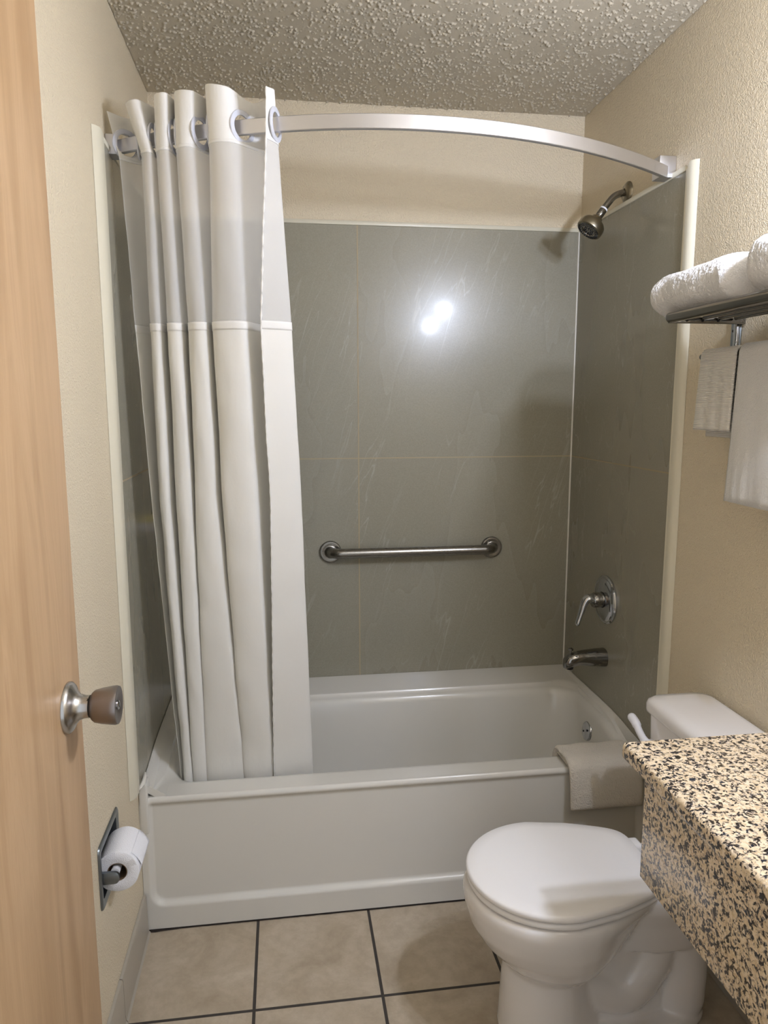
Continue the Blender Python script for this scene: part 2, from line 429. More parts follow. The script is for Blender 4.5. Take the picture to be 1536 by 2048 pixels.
def edge_trim(side):
    """rounded vertical edge strip with a clipped top corner, and the thin strip along the top"""
    bm = bmesh.new()
    x0 = 0.0005 if side == 'L' else W - .0005; s = 1 if side == 'L' else -1
    y0, y1 = (-.105, -.024) if side == 'L' else (-.072, -.018)
    zb = .462 if side == 'L' else .46
    prof = []
    n = 12
    for k in range(n + 1):
        u = k / n; y = lerp(y0, y1, u); hgt = .0145 * (1 - abs(2 * u - 1) ** 3.2) + .0018 * math.exp(-((u - .62) / .05) ** 2) * 0
        if .60 < u < .72: hgt -= .003
        prof.append((y, hgt + .001))
    rows = []
    for z in (zb, .9, 1.4, 1.8, ZT - .03):
        rows.append([(y, h, z) for y, h in prof])
    rows.append([(y, h, ZT + .016 - .022 * ss(.35, 1, (y - y0) / (y1 - y0))) for y, h in prof])
    R = [[bm.verts.new((x0 + s * h, y, z)) for y, h, z in r] for r in rows]
    for A, B in zip(R, R[1:]):
        for k in range(n): bm.faces.new((A[k], A[k + 1], B[k + 1], B[k]))
    # backs
    bR = [[bm.verts.new((x0, y0, r[0][2])), bm.verts.new((x0, y1, r[-1][2]))] for r in rows]
    for i in range(len(R) - 1):
        bm.faces.new((R[i][0], R[i + 1][0], bR[i + 1][0], bR[i][0])); bm.faces.new((R[i][-1], R[i + 1][-1], bR[i + 1][1], bR[i][1]))
    bm.faces.new(R[-1] + [bR[-1][1], bR[-1][0]]); bm.faces.new(R[0] + [bR[0][1], bR[0][0]])
    bmesh.ops.recalc_face_normals(bm, faces=bm.faces)
    return build('edge_trim', bm, TRIM, sur, angle=35)
tag(edge_trim('L'), 'ivory vertical edge strip'); tag(edge_trim('R'), 'ivory vertical edge strip')
bm = bmesh.new(); box(bm, 0.011, W - .011, YB - .0115, YB - .0005, ZT, ZT + .015, .003)
build('top_trim', bm, TRIM, sur)
bm = bmesh.new(); box(bm, .0005, .0115, -.03, YB - .0005, ZT, ZT + .015, .003); build('top_trim', bm, TRIM, sur)
bm = bmesh.new(); box(bm, W - .0115, W - .0005, -.02, YB - .0005, ZT, ZT + .015, .003); build('top_trim', bm, TRIM, sur)
# white lump of caulk at the left end of the tub rim
bm = bmesh.new(); tube(bm, [(.006, -.026, .450), (.011, -.014, .452), (.014, .004, .455), (.015, .022, .459), (.012, .044, .463)], [.004, .006, .0068, .006, .003], 12)
for v in bm.verts: v.co += Vector((noise.noise(v.co * 90), noise.noise(v.co * 90 + Vector((5, 0, 0))), noise.noise(v.co * 110))) * .0035
tag(build('caulk_lump', bm, CAULK, sur), 'ragged lump of old white caulk')

# ------------------------------------------------------------------ bathtub
DZ = .405
tub = thing('bathtub', 'white glossy alcove bathtub with recessed front panel', 'bathtub', (W / 2, .35, 0))
x0, x1, y0, y1 = .0095, W - .0095, 0.0, YB - T - .002; AX0, AX1 = .0008, W - .0008
def rrect(xa, xb, ya, yb, r, nc=10, ns=24):
    """rounded rectangle, same vertex count on every call"""
    out = []
    cs = [(xb - r, ya + r, -pi / 2), (xb - r, yb - r, 0), (xa + r, yb - r, pi / 2), (xa + r, ya + r, pi)]
    for i, (cx, cy, a0) in enumerate(cs):
        for k in range(nc + 1):
            a = a0 + (pi / 2) * k / nc; out.append((cx + r * math.cos(a), cy + r * math.sin(a)))
        nx_, ny_, na = cs[(i + 1) % 4]; e = (nx_ + r * math.cos(na), ny_ + r * math.sin(na)); s = out[-1]
        for k in range(1, ns): out.append((lerp(s[0], e[0], k / ns), lerp(s[1], e[1], k / ns)))
    return out
def zin(y, hi): return lerp(DZ, hi, ss(.085, .24, y))
rings = []
outer = rrect(x0, x1, .013, y1, .0015)
def zo(x, y):
    side = max(ss(.030, .014, x - x0 + .006) , ss(.030, .014, x1 - x + .006))
    back = ss(.2, .5, y)
    if y < .02 and .03 < x < W - .03: return DZ
    if x < .03 or x > W - .03: return lerp(.445, .468, ss(0, .3, y)) 
    return .468
rings.append([(x, y, zo(x, y) - .05 if y > .02 else zo(x, y) - .02) for x, y in outer])
rings.append([(x, y, zo(x, y)) for x, y in outer])
o2 = rrect(x0 + .004, x1 - .004, .0133, y1 - .004, .003)
rings.append([(x, y, zo(x if .035 < x < W - .035 else (.01 if x < .5 else 1.51), y)) for x, y in o2])
o3 = rrect(x0 + .020, x1 - .008, .0136, y1 - .03, .02)
rings.append([(x, y, lerp(DZ, .462, ss(.06, .3, y))) for x, y in o3])
# ledge, small step, then the basin
for ins, rad, hi, lo, yf, yb in ((.052, .06, .455, .405, .072, .575), (.060, .07, .452, .405, .082, .562), (.064, .075, .440, .402, .087, .556), (.070, .08, .438, .400, .090, .548), (.078, .085, .430, .392, .094, .540), (.083, .088, .41, .375, .097, .534)):
    rings.append([(x, y, lerp(lo, hi, ss(.09, .26, y))) for x, y in rrect(ins, W - ins + .031, yf, yb, rad)])
for k, (z, l, r, f, b, rad) in enumerate(((.33, .11, W - .054, .105, .520, .10), (.24, .15, W - .070, .115, .505, .11), (.17, .19, W - .09, .125, .49, .12), (.125, .235, W - .125, .145, .47, .12), (.104, .28, W - .155, .18, .44, .11), (.099, .34, W - .21, .23, .39, .075))):
    rings.append([(x, y, z) for x, y in rrect(l, r, f, b, rad)])
bm = bmesh.new(); loft(bm, rings, cap0=False)
# apron as a height field with a rounded recessed panel
nx, nz = 220, 70
xs = [lerp(AX0, AX1, i / nx) for i in range(nx + 1)]
PX0, PX1, PZ0, PR = .026, W - .026, .080, .035
def apron_y(x, z):
    # distance inside the rounded panel (positive inside)
    cx = min(max(x, PX0 + PR), PX1 - PR); dzc = PZ0 + PR - z
    if z > PZ0 + PR: d = min(x - PX0, PX1 - x)
    elif x == cx: d = z - PZ0
    else: d = PR - math.hypot(x - cx, dzc)
    return .013 * ss(-.009, .009, d)
zs = []
z = .004
while z < .12: zs.append(z); z += .004
while z < .375: zs.append(z); z += .012
zs += [.378, .384, .389, .393, .397, .400, .4025, .404, .405]
def ap(x, z):
    y = apron_y(x, z)
    inside = ss(PX0 - .01, PX0 + .008, x) * ss(PX1 + .01, PX1 - .008, x)
    if z > .378:
        a = (z - .378) / .027
        y = lerp(y, .0, ss(0, .55, a) * .8); y += .009 * (1 - math.sqrt(max(0, 1 - a * a)))
    return y
xx = sorted(set([round(v, 5) for v in xs] + [PX0 + k * .0025 for k in range(-5, 8)] + [PX1 - k * .0025 for k in range(-5, 8)]))
V = [[bm.verts.new((x, ap(x, z), z)) for x in xx] for z in zs]
for A, B in zip(V, V[1:]):
    for k in range(len(xx) - 1): bm.faces.new((A[k], A[k + 1], B[k + 1], B[k]))
# deck joining strip
S = [bm.verts.new((x, .0135, DZ)) for x in xx]
for k in range(len(xx) - 1): bm.faces.new((V[-1][k], V[-1][k + 1], S[k + 1], S[k]))
# raised corner posts left and right of the deck
for xa, xb in ((AX0, .024), (W - .024, AX1)):
    box(bm, xa, xb, -.0015, .045, .30, .452, .005, 3)
for xa, xb, ya in ((.010, .027, .0095), (W - .027, W - .010, .0095), (.027, .070, .0138), (W - .070, W - .027, .0138)): box(bm, xa, xb, ya, .080, .385, .4054)
bmesh.ops.recalc_face_normals(bm, faces=bm.faces)
shell = build('tub_shell', bm, TUBM, tub, angle=50)
ov = bmesh.new(); OC = Vector((W - .050, .345, .350)); ax = Vector((-1, 0, .16)).normalized()
lathe(ov, [(.034, -.02), (.034, .006), (.032, .0095), (.029, .011), (.0, .0115)], OC, ax, 40, caps=False)
ovp = tag(build('overflow_plate', ov, CHROME, tub), 'chrome overflow plate with two screws')
for dy in (-.015, .015):
    sc = bmesh.new(); lathe(sc, [(.0035, .0), (.0035, .0022), (.002, .0025), (0, .001)], OC + ax * .0112 + Vector((0, dy, -dy * .5)), ax, 14, caps=False); build('screw', sc, BLACK, ovp)
dr = bmesh.new(); lathe(dr, [(.036, 0), (.034, .003), (.026, .003), (.022, .001), (0, .001)], (1.27, .31, .099), (0, 0, 1), 36, caps=False)
build('drain', dr, CHROME, tub)

# ------------------------------------------------------------------ corner shelf and soap (behind the curtain, left)
sh = bmesh.new(); cx, cy = T, YB - T
def sector(r, z, n=16): return [(cx, cy, z)] + [(cx + r * math.cos(a), cy - r * math.sin(a), z) for a in [pi / 2 * k / n for k in range(n + 1)]]
loft(sh, [sector(.05, 1.005), sector(.075, 1.03), sector(.135, 1.062), sector(.155, 1.078), sector(.158, 1.09), sector(.152, 1.094)])
shelf = build('corner_shelf', sh, PORC, None, angle=45)
tag(shelf, 'small white corner shelf on the taupe panels behind the left edge of the curtain', 'shelf')
sp_ = boxm(.035, .095, .60, .64, 1.095, 1.118, .008, 3)
tag(build('soap_bar', sp_, SOAPM), 'yellow soap bar on the white corner shelf', 'soap')

# ------------------------------------------------------------------ grab bar
GZ = .955; GY = YB - T
gb = thing('grab_bar', 'horizontal brushed steel grab bar on the back panel above the tub', 'grab bar', (.897, GY, GZ))
xa, xb = .588, 1.206
path = [(xa, GY - .002, GZ)] + [(xa + .038 - .038 * math.cos(a), GY - .012 - .036 * math.sin(a), GZ) for a in [pi / 2 * k / 10 for k in range(11)]]
path += [(lerp(xa + .04, xb - .04, k / 8), GY - .048, GZ) for k in range(9)]
path += [(xb - .038 + .038 * math.sin(a), GY - .012 - .036 * math.cos(a), GZ) for a in [pi / 2 * k / 10 for k in range(11)]] + [(xb, GY - .002, GZ)]
bm = bmesh.new(); tube(bm, path, .0185, 28, False); build('bar', bm, BRUSH, gb)
for x in (xa, xb):
    bm = bmesh.new(); lathe(bm, [(.041, 0.0003), (.041, .008), (.0385, .0115), (.034, .0125), (.026, .0105), (.022, .0105), (.019, .013)], (x, GY, GZ), (0, -1, 0), 48, caps=False)
    build('flange', bm, BRUSH, gb)

# ------------------------------------------------------------------ shower head
YS = .336
shd = thing('shower_sprayer', 'nickel shower head on a bent arm high on the right side panel', 'shower head', (W, YS, 2.15))
bm = bmesh.new(); lathe(bm, [(.034, .0003), (.033, .004), (.024, .011), (.012, .014)], (W, YS - .0, 2.163), (-1, 0, 0), 40, caps=False)
build('escutcheon', bm, NICKEL, shd)
arm = catmull([(W - .002, YS, 2.163), (W - .02, YS, 2.161), (W - .045, YS, 2.150), (W - .066, YS, 2.127), (W - .083, YS, 2.105)], 6)
bm = bmesh.new(); tube(bm, arm, .0107, 20); build('arm', bm, CHROME_DK, shd)
hd = Vector((-.60, -.08, -.80)).normalized(); hp = Vector((W - .080, YS, 2.108))
bm = bmesh.new(); lathe(bm, [(.0115, -.004), (.0125, 0), (.0125, .024), (.010, .027)], hp, hd, 24); build('collar', bm, CHROME_DK, shd)
bm = bmesh.new(); lathe(bm, [(.0128, -.001), (.0128, .004)], hp - hd * .003, hd, 24); tag(build('thread_tape', bm, WHITEPL, shd), 'white thread tape')
hp2 = hp + hd * .026
bm = bmesh.new(); lathe(bm, [(.009, 0), (.012, .004), (.018, .008), (.020, .016), (.024, .019), (.036, .026), (.040, .031), (.042, .038), (.0425, .050), (.041, .056), (.037, .058), (.0365, .055)], hp2, hd, 44)
build('head', bm, NICKEL, shd)
a, u, v = frame_from(hd); bm = bmesh.new()
fc = hp2 + hd * .0552
nb = bmesh.new(); lathe(nb, [(.036, 0), (.030, .003), (.022, .004), (.020, .001), (0, .003)], fc, hd, 40, caps=False)
spf = tag(build('spray_face', nb, CHROME_DK, shd), 'grey spray face'); nz_ = bmesh.new()
for R_, n_, r_ in ((.0315, 26, .0019), (.0265, 20, .0016), (.015, 12, .0019), (.009, 7, .0014)):
    for k in range(n_):
        t_ = 2 * pi * k / n_; c_ = fc + u * R_ * math.cos(t_) + v * R_ * math.sin(t_) + hd * .0012
        lathe(nz_, [(r_, 0), (r_ * .8, .0042)], c_, hd, 8)
build('nozzles', nz_, BLACK, spf)

# ------------------------------------------------------------------ shower valve and tub spout
XV = W - T
va = thing('shower_valve', 'round chrome shower valve with a curved lever on the right side panel', 'shower valve', (XV, .338, .831))
bm = bmesh.new(); lathe(bm, [(.084, .0003), (.084, .006), (.080, .010), (.074, .009), (.070, .013), (.045, .0165), (.028, .017)], (XV, .338, .831), (-1, 0, 0), 56, caps=False)
build('escutcheon', bm, CHROME, va)
bm = bmesh.new(); lathe(bm, [(.026, .014), (.026, .046), (.023, .052), (.018, .054)], (XV, .338, .831), (-1, 0, 0), 36); build('sleeve', bm, CHROME_DK, va)
lv = catmull([(XV - .044, .338, .834), (XV - .068, .337, .838), (XV - .082, .336, .822), (XV - .092, .334, .790), (XV - .104, .331, .755)], 8)
n_ = len(lv); bm = bmesh.new(); tube(bm, lv, [lerp(.022, .0115, ss(0, 1, i / (n_ - 1))) for i in range(n_)], 22, flat=.72); build('lever', bm, CHROME, va)
spt = thing('tub_spout', 'chrome tub spout with pull-up diverter low on the right side panel', 'tub spout', (XV, .335, .625))
def ringyz(x, zt, zb, hw, n=28):
    cz = (zt + zb) / 2; hz = (zt - zb) / 2; out = []
    for k in range(n):
        a = 2 * pi * k / n; c, s_ = math.cos(a), math.sin(a)
        out.append((x, .335 + hw * math.copysign(abs(c) ** .8, c), cz + hz * math.copysign(abs(s_) ** .8, s_)))
    return out
rs = [ringyz(XV - .0003, .657, .594, .032), ringyz(XV - .03, .656, .596, .031), ringyz(XV - .07, .653, .600, .028), ringyz(XV - .10, .650, .603, .026), ringyz(XV - .12, .646, .597, .0245), ringyz(XV - .135, .639, .592, .022), ringyz(XV - .144, .628, .591, .017), ringyz(XV - .147, .618, .594, .010)]
bm = bmesh.new(); loft(bm, rs); build('body', bm, CHROME_DK, spt)
bm = bmesh.new(); lathe(bm, [(.0035, 0), (.0035, .012), (.008, .013), (.009, .016), (.0085, .019), (.005, .021)], (XV - .124, .335, .643), (0, 0, 1), 20); build('diverter_knob', bm, CHROME_DK, spt)
bm = bmesh.new(); lathe(bm, [(.014, 0), (.012, -.006), (0, -.006)], (XV - .126, .335, .595), (0, 0, 1), 20, caps=False); build('outlet', bm, BLACK, spt)

# ------------------------------------------------------------------ curtain rod
RZ = 2.137
def rody(x): return .07 - .28 * (1 - ((x - .762) / .762) ** 2)
rod = thing('curtain_rod', 'curved flat satin aluminium shower curtain rod spanning the alcove', 'curtain rod', (.762, .0, RZ))
bm = bmesh.new(); N = 90; rr = []
for i in range(N + 1):
    x = lerp(.012, W - .03, i / N); y = rody(x); dx = 1; dy = (rody(x + .001) - rody(x - .001)) / .002; L_ = math.hypot(1, dy); nx_, ny_ = -dy / L_, 1 / L_
    h, w, b = .0165, .006, .0015
    cs = [(-w, -h + b), (-w + b, -h), (w - b, -h), (w, -h + b), (w, h - b), (w - b, h), (-w + b, h), (-w, h - b)]
    rr.append([(x + nx_ * c[0], y + ny_ * c[0], RZ + c[1]) for c in cs])
loft(bm, rr); build('rod', bm, ALU, rod, angle=25)
bm = bmesh.new(); box(bm, W - .050, W - .0005, .046, .088, RZ - .014, RZ + .044, .002)
for v_ in bm.verts:
    if v_.co.z < RZ and v_.co.y > .045: v_.co.z -= .0
build('bracket', bm, ALU, rod, angle=25)
bm = bmesh.new(); box(bm, .0005, .030, .030, .078, RZ - .022, RZ + .026, .002)
build('bracket', bm, ALU, rod, angle=25)

# ------------------------------------------------------------------ shower curtain
LV = [
 (2.218, [(.01,.023),(.055,.059),(.065,-.022),(.096,-.041),(.13,.014),(.138,-.066),(.169,-.083),(.186,-.016),(.189,-.093),(.231,-.114),(.264,-.054),(.264,-.134),(.31,-.154),(.368,-.09),(.418,-.145),(.402,-.197)]),
 (2.100, [(.037,.009),(.088,.043),(.099,-.039),(.124,-.053),(.131,.018),(.137,-.06),(.166,-.076),(.183,-.009),(.187,-.086),(.223,-.104),(.266,-.048),(.268,-.129),(.317,-.149),(.391,-.09),(.425,-.139),(.398,-.187)]),
 (1.697, [(.051,.028),(.086,.077),(.094,-.002),(.119,-.013),(.137,.055),(.14,-.022),(.171,-.034),(.19,.034),(.194,-.043),(.235,-.058),(.256,.01),(.258,-.07),(.33,-.093),(.38,-.021),(.449,-.075),(.374,-.115)]),
 (1.243, [(.064,.061),(.085,.12),(.089,.044),(.114,.038),(.136,.108),(.134,.033),(.173,.024),(.189,.095),(.187,.021),(.238,.01),(.264,.08),(.262,.001),(.342,-.014),(.39,.064),(.468,.016),(.385,-.03)]),
 (.385, [(.099,.130),(.108,.165),(.109,.121),(.132,.121),(.137,.165),(.136,.121),(.172,.121),(.179,.165),(.177,.121),(.281,.121),(.29,.165),(.287,.119),(.371,.119),(.384,.168),(.491,.146),(.374,.113)])]
NS = 14; NP = 16
def prof_at(z):
    zz = [l[0] for l in LV]
    if z >= zz[0]: i, t = 0, 0
    elif z <= zz[-1]: i, t = len(LV) - 2, (zz[-2] - z) / (zz[-2] - zz[-1])
    else:
        i = max(k for k in range(len(LV) - 1) if zz[k] >= z); t = (zz[i] - z) / (zz[i] - zz[i + 1])
    t_ = min(t, 1.06)
    return [(lerp(a[0], b[0], t_), lerp(a[1], b[1], t_)) for a, b in zip(LV[i][1], LV[i + 1][1])]
def curve_at(z):
    P = [Vector((x, y, 0)) for x, y in prof_at(z)]
    # tightened spline so folds stay rounded without overshoot
    out = []; n = len(P)
    for i in range(n - 1):
        a = P[i]; b = P[i + 1]
        ta = (P[min(i + 1, n - 1)] - P[max(i - 1, 0)]) * .30; tb = (P[min(i + 2, n - 1)] - P[i]) * .30
        L_ = (b - a).length
        if ta.length > L_ * .9: ta *= L_ * .9 / ta.length
        if tb.length > L_ * .9: tb *= L_ * .9 / tb.length
        for k in range(NS):
            t = k / NS; h = (2*t**3-3*t*t+1, t**3-2*t*t+t, -2*t**3+3*t*t, t**3-t*t)
            out.append(a * h[0] + ta * h[1] * 1.6 + b * h[2] + tb * h[3] * 1.6)
    out.append(P[-1]); return out
def topz(u):   # scalloped top edge
    k = u * (NP - 1); tops = [2.212, 2.21, 2.215, 2.218, 2.222, 2.220, 2.220, 2.224, 2.220, 2.216, 2.22, 2.222, 2.214, 2.205, 2.212, 2.202]
    i = int(min(k, NP - 1.001)); t = k - i; t = t * t * (3 - 2 * t); return lerp(tops[i], tops[i + 1], t)
cur = thing('shower_curtain', 'ivory cloth shower curtain with sheer upper window gathered at the left', 'shower curtain', (.26, .0, .33))
NU = (NP - 1) * NS + 1
def cpoint(i, z):
    key = round(z, 5)
    if key not in _cc: _cc[key] = curve_at(z)
    p = _cc[key][i]
    q = Vector((p.x, p.y, z)); s = ss(2.1, 1.5, z)
    w = noise.noise(Vector((i * .05, z * 5.5, 3.1))) * .0035 + noise.noise(Vector((i * .16, z * 13, 9.1))) * .0016
    w *= .35 + .65 * s
    return Vector((q.x + w * .5, q.y + w, z))
_cc = {}
def cloth_part(name, zs_, mat, top=False, holes=None, label=None, thick=.0008):
    bm = bmesh.new(); rows = []
    for j, z in enumerate(zs_):
        row = []
        for i in range(NU):
            zz = z
            if top:
                f = (z - zs_[0]) / (zs_[-1] - zs_[0]); zz = lerp(zs_[0], topz(i / (NU - 1)), f)
            p = cpoint(i, z); row.append(bm.verts.new((p.x, p.y, zz)))
        rows.append(row)
    for A, B in zip(rows, rows[1:]):
        for k in range(NU - 1):
            c = (A[k].co + B[k + 1].co) / 2
            if holes and any((c - h).length < .0285 for h in holes): continue
            bm.faces.new((A[k], A[k + 1], B[k + 1], B[k]))
    bmesh.ops.delete(bm, geom=[v_ for v_ in bm.verts if not v_.link_faces], context='VERTS')
    o = build(name, bm, mat, cur, angle=0); m_ = mod(o, 'SOLIDIFY', thickness=thick, offset=0)
    if label: o['label'] = label
    return o
# where the cloth crosses the rod: holes with grommets
row = curve_at(RZ); holes = []; hdir = []
for i in range(len(row) - 1):
    f0 = row[i].y - rody(row[i].x); f1 = row[i + 1].y - rody(row[i + 1].x)
    if f0 * f1 < 0:
        t = f0 / (f0 - f1); p = row[i].lerp(row[i + 1], t); d = (row[min(i + 4, len(row) - 1)] - row[max(i - 3, 0)]); d.z = 0
        holes.append(Vector((p.x, p.y, RZ))); hdir.append(d.normalized())
header = cloth_part('header', [lerp(2.100, 2.218, k / 44) for k in range(45)], HEADM, True, holes, 'opaque white top band')
for h, d in zip(holes, hdir):
    bm = bmesh.new(); n_ = d.cross(Vector((0, 0, 1))); lathe(bm, [(.0265, -.0018), (.0265, .0018), (.029, .003), (.0375, .0022), (.0385, 0), (.0375, -.0022), (.029, -.003), (.0265, -.0018)], h, n_, 40, caps=False)
    tag(build('grommet', bm, RINGM, cur), 'round pale plastic grommet')
cloth_part('sheer_window', [lerp(1.700, 2.101, k / 60) for k in range(61)], SHEER, label='see-through voile band', thick=.0003)
cloth_part('body_panel', [lerp(.335, 1.701, k / 150) for k in range(151)], CLOTH, label='opaque ivory cloth')
def hemband(name, z0_, z1_, lab):
    bm = bmesh.new(); rows = []
    for z in [lerp(z0_, z1_, k / 4) for k in range(5)]:
        rows.append([bm.verts.new(cpoint(i, z)) for i in range(NU)])
    for A, B in zip(rows, rows[1:]):
        for k in range(NU - 1): bm.faces.new((A[k], A[k + 1], B[k + 1], B[k]))
    o = build(name, bm, HEADM, cur, angle=0); mod(o, 'SOLIDIFY', thickness=.0028, offset=0); o['label'] = lab
hemband('seam_band', 1.682, 1.702, 'stitched band where sheer meets cloth')
hemband('header_hem', 2.096, 2.103, 'stitched lower edge of the header')
bm = bmesh.new(); zz_ = [lerp(.335, 2.20, k / 180) for k in range(181)]
tube(bm, [cpoint(NU - 1, z) + Vector((0, 0, 0)) for z in zz_], [.0017 + .0009 * math.sin(k * 1.9) for k in range(181)], 8)
tag(build('side_hem', bm, HEADM, cur), 'puckered stitched free edge')

# ------------------------------------------------------------------ door (open against the left wall)
DX = .10; DT = .035; DE = -.823
dg = bmesh.new(); box(dg, DX - DT, DX, DE - .762, DE, .012, 2.045, .0015, 2)
door = struct('door_1', dg, WOOD, None, angle=30, origin=(DX, DE - .762, .012))
KY, KZ = DE - .066, 1.058
bm = bmesh.new(); lathe(bm, [(.038, .0003), (.0375, .004), (.034, .0075), (.026, .011), (.019, .017), (.0170, .024), (.0165, .031)], (DX, KY, KZ), (1, 0, 0), 56, caps=False)
ros = build('rosette', bm, m_chrome('brushed steel rose', srgb(188, 186, 184), .24, True, (60, 2, 2)), door)
bm = bmesh.new(); lathe(bm, [(.002, 0), (.002, .0006)], (DX + .030, KY - .0085, KZ + .0135), Vector((0, -.53, .85)), 12); build('pinhole', bm, BLACK, ros)
bm = bmesh.new(); lathe(bm, [(.0158, .030), (.0158, .034)], (DX, KY, KZ), (1, 0, 0), 40); build('collar', bm, BLACK, ros)
bm = bmesh.new(); lathe(bm, [(.0165, .033), (.0205, .035), (.0238, .039), (.0262, .049), (.0280, .062), (.0285, .0685), (.0275, .072), (.024, .0725), (.012, .0695), (.0075, .0685)], (DX, KY, KZ), (1, 0, 0), 56)
kb = tag(build('door_knob', bm, KNOBM, door), 'tapered brushed bronze-toned knob')
bm = bmesh.new(); lathe(bm, [(.007, .068), (.007, .0715), (.0055, .0725), (0, .0722)], (DX, KY, KZ), (1, 0, 0), 24, caps=False); kc = build('key_cylinder', bm, CHROME, kb)
bm = bmesh.new(); box(bm, DX + .0722, DX + .0728, KY - .0007, KY + .0007, KZ - .004, KZ + .004); build('turn_slot', bm, BLACK, kc, False)
bm = bmesh.new(); lathe(bm, [(.032, .0003), (.026, .008), (.015, .014), (.015, .024), (.024, .034), (.025, .055), (.02, .06)], (DX - DT, KY, KZ), (-1, 0, 0), 40); build('back_knob', bm, KNOBM, door)
for z in (.25, 1.05, 1.85):
    bm = bmesh.new(); lathe(bm, [(.006, 0), (.006, .09)], (DX - DT - .002, DE - .766, z), (0, 0, 1), 16); build('hinge', bm, NICKEL, door)

# ------------------------------------------------------------------ toilet paper holder and roll
PC = Vector((0, -.337, .46))
th = thing('toilet_paper_holder', 'recessed dull metal toilet paper holder in the left wall beside the door', 'toilet paper holder', PC)
bm = bmesh.new()
oy0, oy1, oz0, oz1 = -.430, -.246, .384, .536; t_ = .0035
def frame_ring(x, i, r): 
    return [(x, y, z) for y, z in rrect(oy0 + i, oy1 - i, oz0 + i, oz1 - i, r, 5, 6)]
fr = [frame_ring(.0006, 0, .012), frame_ring(.004, .001, .012), frame_ring(.0055, .004, .011), frame_ring(.0045, .012, .009), frame_ring(.003, .019, .007), frame_ring(-.052, .022, .006)]
loft(bm, fr, cap0=False, cap1=True); build('recessed_plate', bm, ZINC, th, angle=35)
for y in (-.400, -.272):
    bm = bmesh.new(); pr_ = rrect(-.030, .0355, .436, .461, .010, 6, 6)
    loft(bm, [[(x, y - .0045, z) for x, z in pr_], [(x, y - .0035, z) for x, z in rrect(-.031, .037, .4345, .4625, .0115, 6, 6)], [(x, y + .0035, z) for x, z in rrect(-.031, .037, .4345, .4625, .0115, 6, 6)], [(x, y + .0045, z) for x, z in pr_]])
    build('arm', bm, ZINC, th, angle=35)
bm = bmesh.new(); lathe(bm, [(.010, .0), (.010, .117)], (.026, -.3935, .456), (0, 1, 0), 28); tag(build('roller', bm, WHITEPL, th), 'white plastic roller')
RC = (.029, -.387, .452)
bm = bmesh.new(); R_ = .048; r_ = .022
pf = [(r_, 0), (r_ + .001, -.0006), (R_ - .002, -.0006), (R_, .001), (R_, .1025), (R_ - .002, .104), (r_, .104), (r_, 0)]
lathe(bm, pf, RC, (0, 1, 0), 80, caps=False)
for v_ in bm.verts:
    d = math.hypot(v_.co.x - RC[0], v_.co.z - RC[2])
    if d > R_ - .004: v_.co += Vector((noise.noise(v_.co * 40), 0, noise.noise(v_.co * 45))) * .0012
roll = build('toilet_paper_roll', bm, PAPER, None, angle=40)
tag(roll, 'white toilet paper roll on the recessed holder in the left wall', 'toilet paper')
bm = bmesh.new()   # loose sheet corner at the far edge
grid(bm, 10, 14, lambda u, v: Vector((RC[0] + (R_ + .0008 + .004 * v * v) * math.cos(lerp(.9, .12, v)), RC[1] + .01 + .092 * u, RC[2] + (R_ + .0008 + .004 * v * v) * math.sin(lerp(.9, .12, v)))))
o_ = build('loose_sheet', bm, PAPER, roll, angle=0); mod(o_, 'SOLIDIFY', thickness=.0004)
bm = bmesh.new(); lathe(bm, [(r_ - .0002, .0), (r_ - .0002, .1035), (r_ - .0015, .1035), (r_ - .0015, 0), (r_ - .0002, 0)], RC, (0, 1, 0), 40, caps=False)
tag(build('core', bm, simple('brown card core', srgb(120, 98, 74), .9), roll), 'brown card core')

# ------------------------------------------------------------------ toilet
CY = -.457
toi = thing('toilet', 'white round-front toilet with closed lid between the tub and the granite vanity', 'toilet', (1.10, CY, 0))
def egg(xf, xb, hw, z, n=56, back=.35, cx=None, pw=2.0, sq=2.6):
    """egg outline: front tip xf, back xb, half width hw"""
    out = []; cx = cx if cx is not None else xf + hw * 1.08
    for k in range(n):
        a = 2 * pi * k / n; c, s = math.cos(a), math.sin(a)
        if c < 0: x = cx + (cx - xf) * -abs(c) ** (2 / pw); y = hw * math.copysign(abs(s) ** (2 / pw), s)
        else: x = cx + (xb - cx) * abs(c) ** (2 / sq); y = hw * math.copysign(abs(s) ** (2 / sq), s) * (1 - back * ss(0, 1, (x - cx) / (xb - cx)))
        out.append((x, CY + y, z))
    return out
bm = bmesh.new()
# bowl
loft(bm, [egg(.935, 1.14, .088, .17, cx=1.045), egg(.922, 1.16, .106, .19, cx=1.05), egg(.892, 1.19, .134, .222, cx=1.05), egg(.858, 1.215, .156, .26, cx=1.045), egg(.834, 1.235, .170, .30, cx=1.04), egg(.824, 1.26, .178, .335, cx=1.03), egg(.819, 1.30, .182, .362, cx=1.025), egg(.821, 1.305, .180, .379, cx=1.025), egg(.829, 1.30, .174, .386, cx=1.025)])
# front foot column
loft(bm, [egg(.908, 1.17, .112, .0, cx=1.03), egg(.910, 1.165, .110, .02, cx=1.03), egg(.913, 1.155, .106, .08, cx=1.03), egg(.916, 1.145, .101, .14, cx=1.03), egg(.922, 1.14, .097, .18, cx=1.03), egg(.915, 1.16, .112, .205, cx=1.035)])
# base flange running back
loft(bm, [egg(.93, 1.43, .112, 0, cx=1.22, back=.25), egg(.93, 1.43, .111, .018, cx=1.22, back=.25), egg(.94, 1.42, .10, .034, cx=1.22, back=.25)])
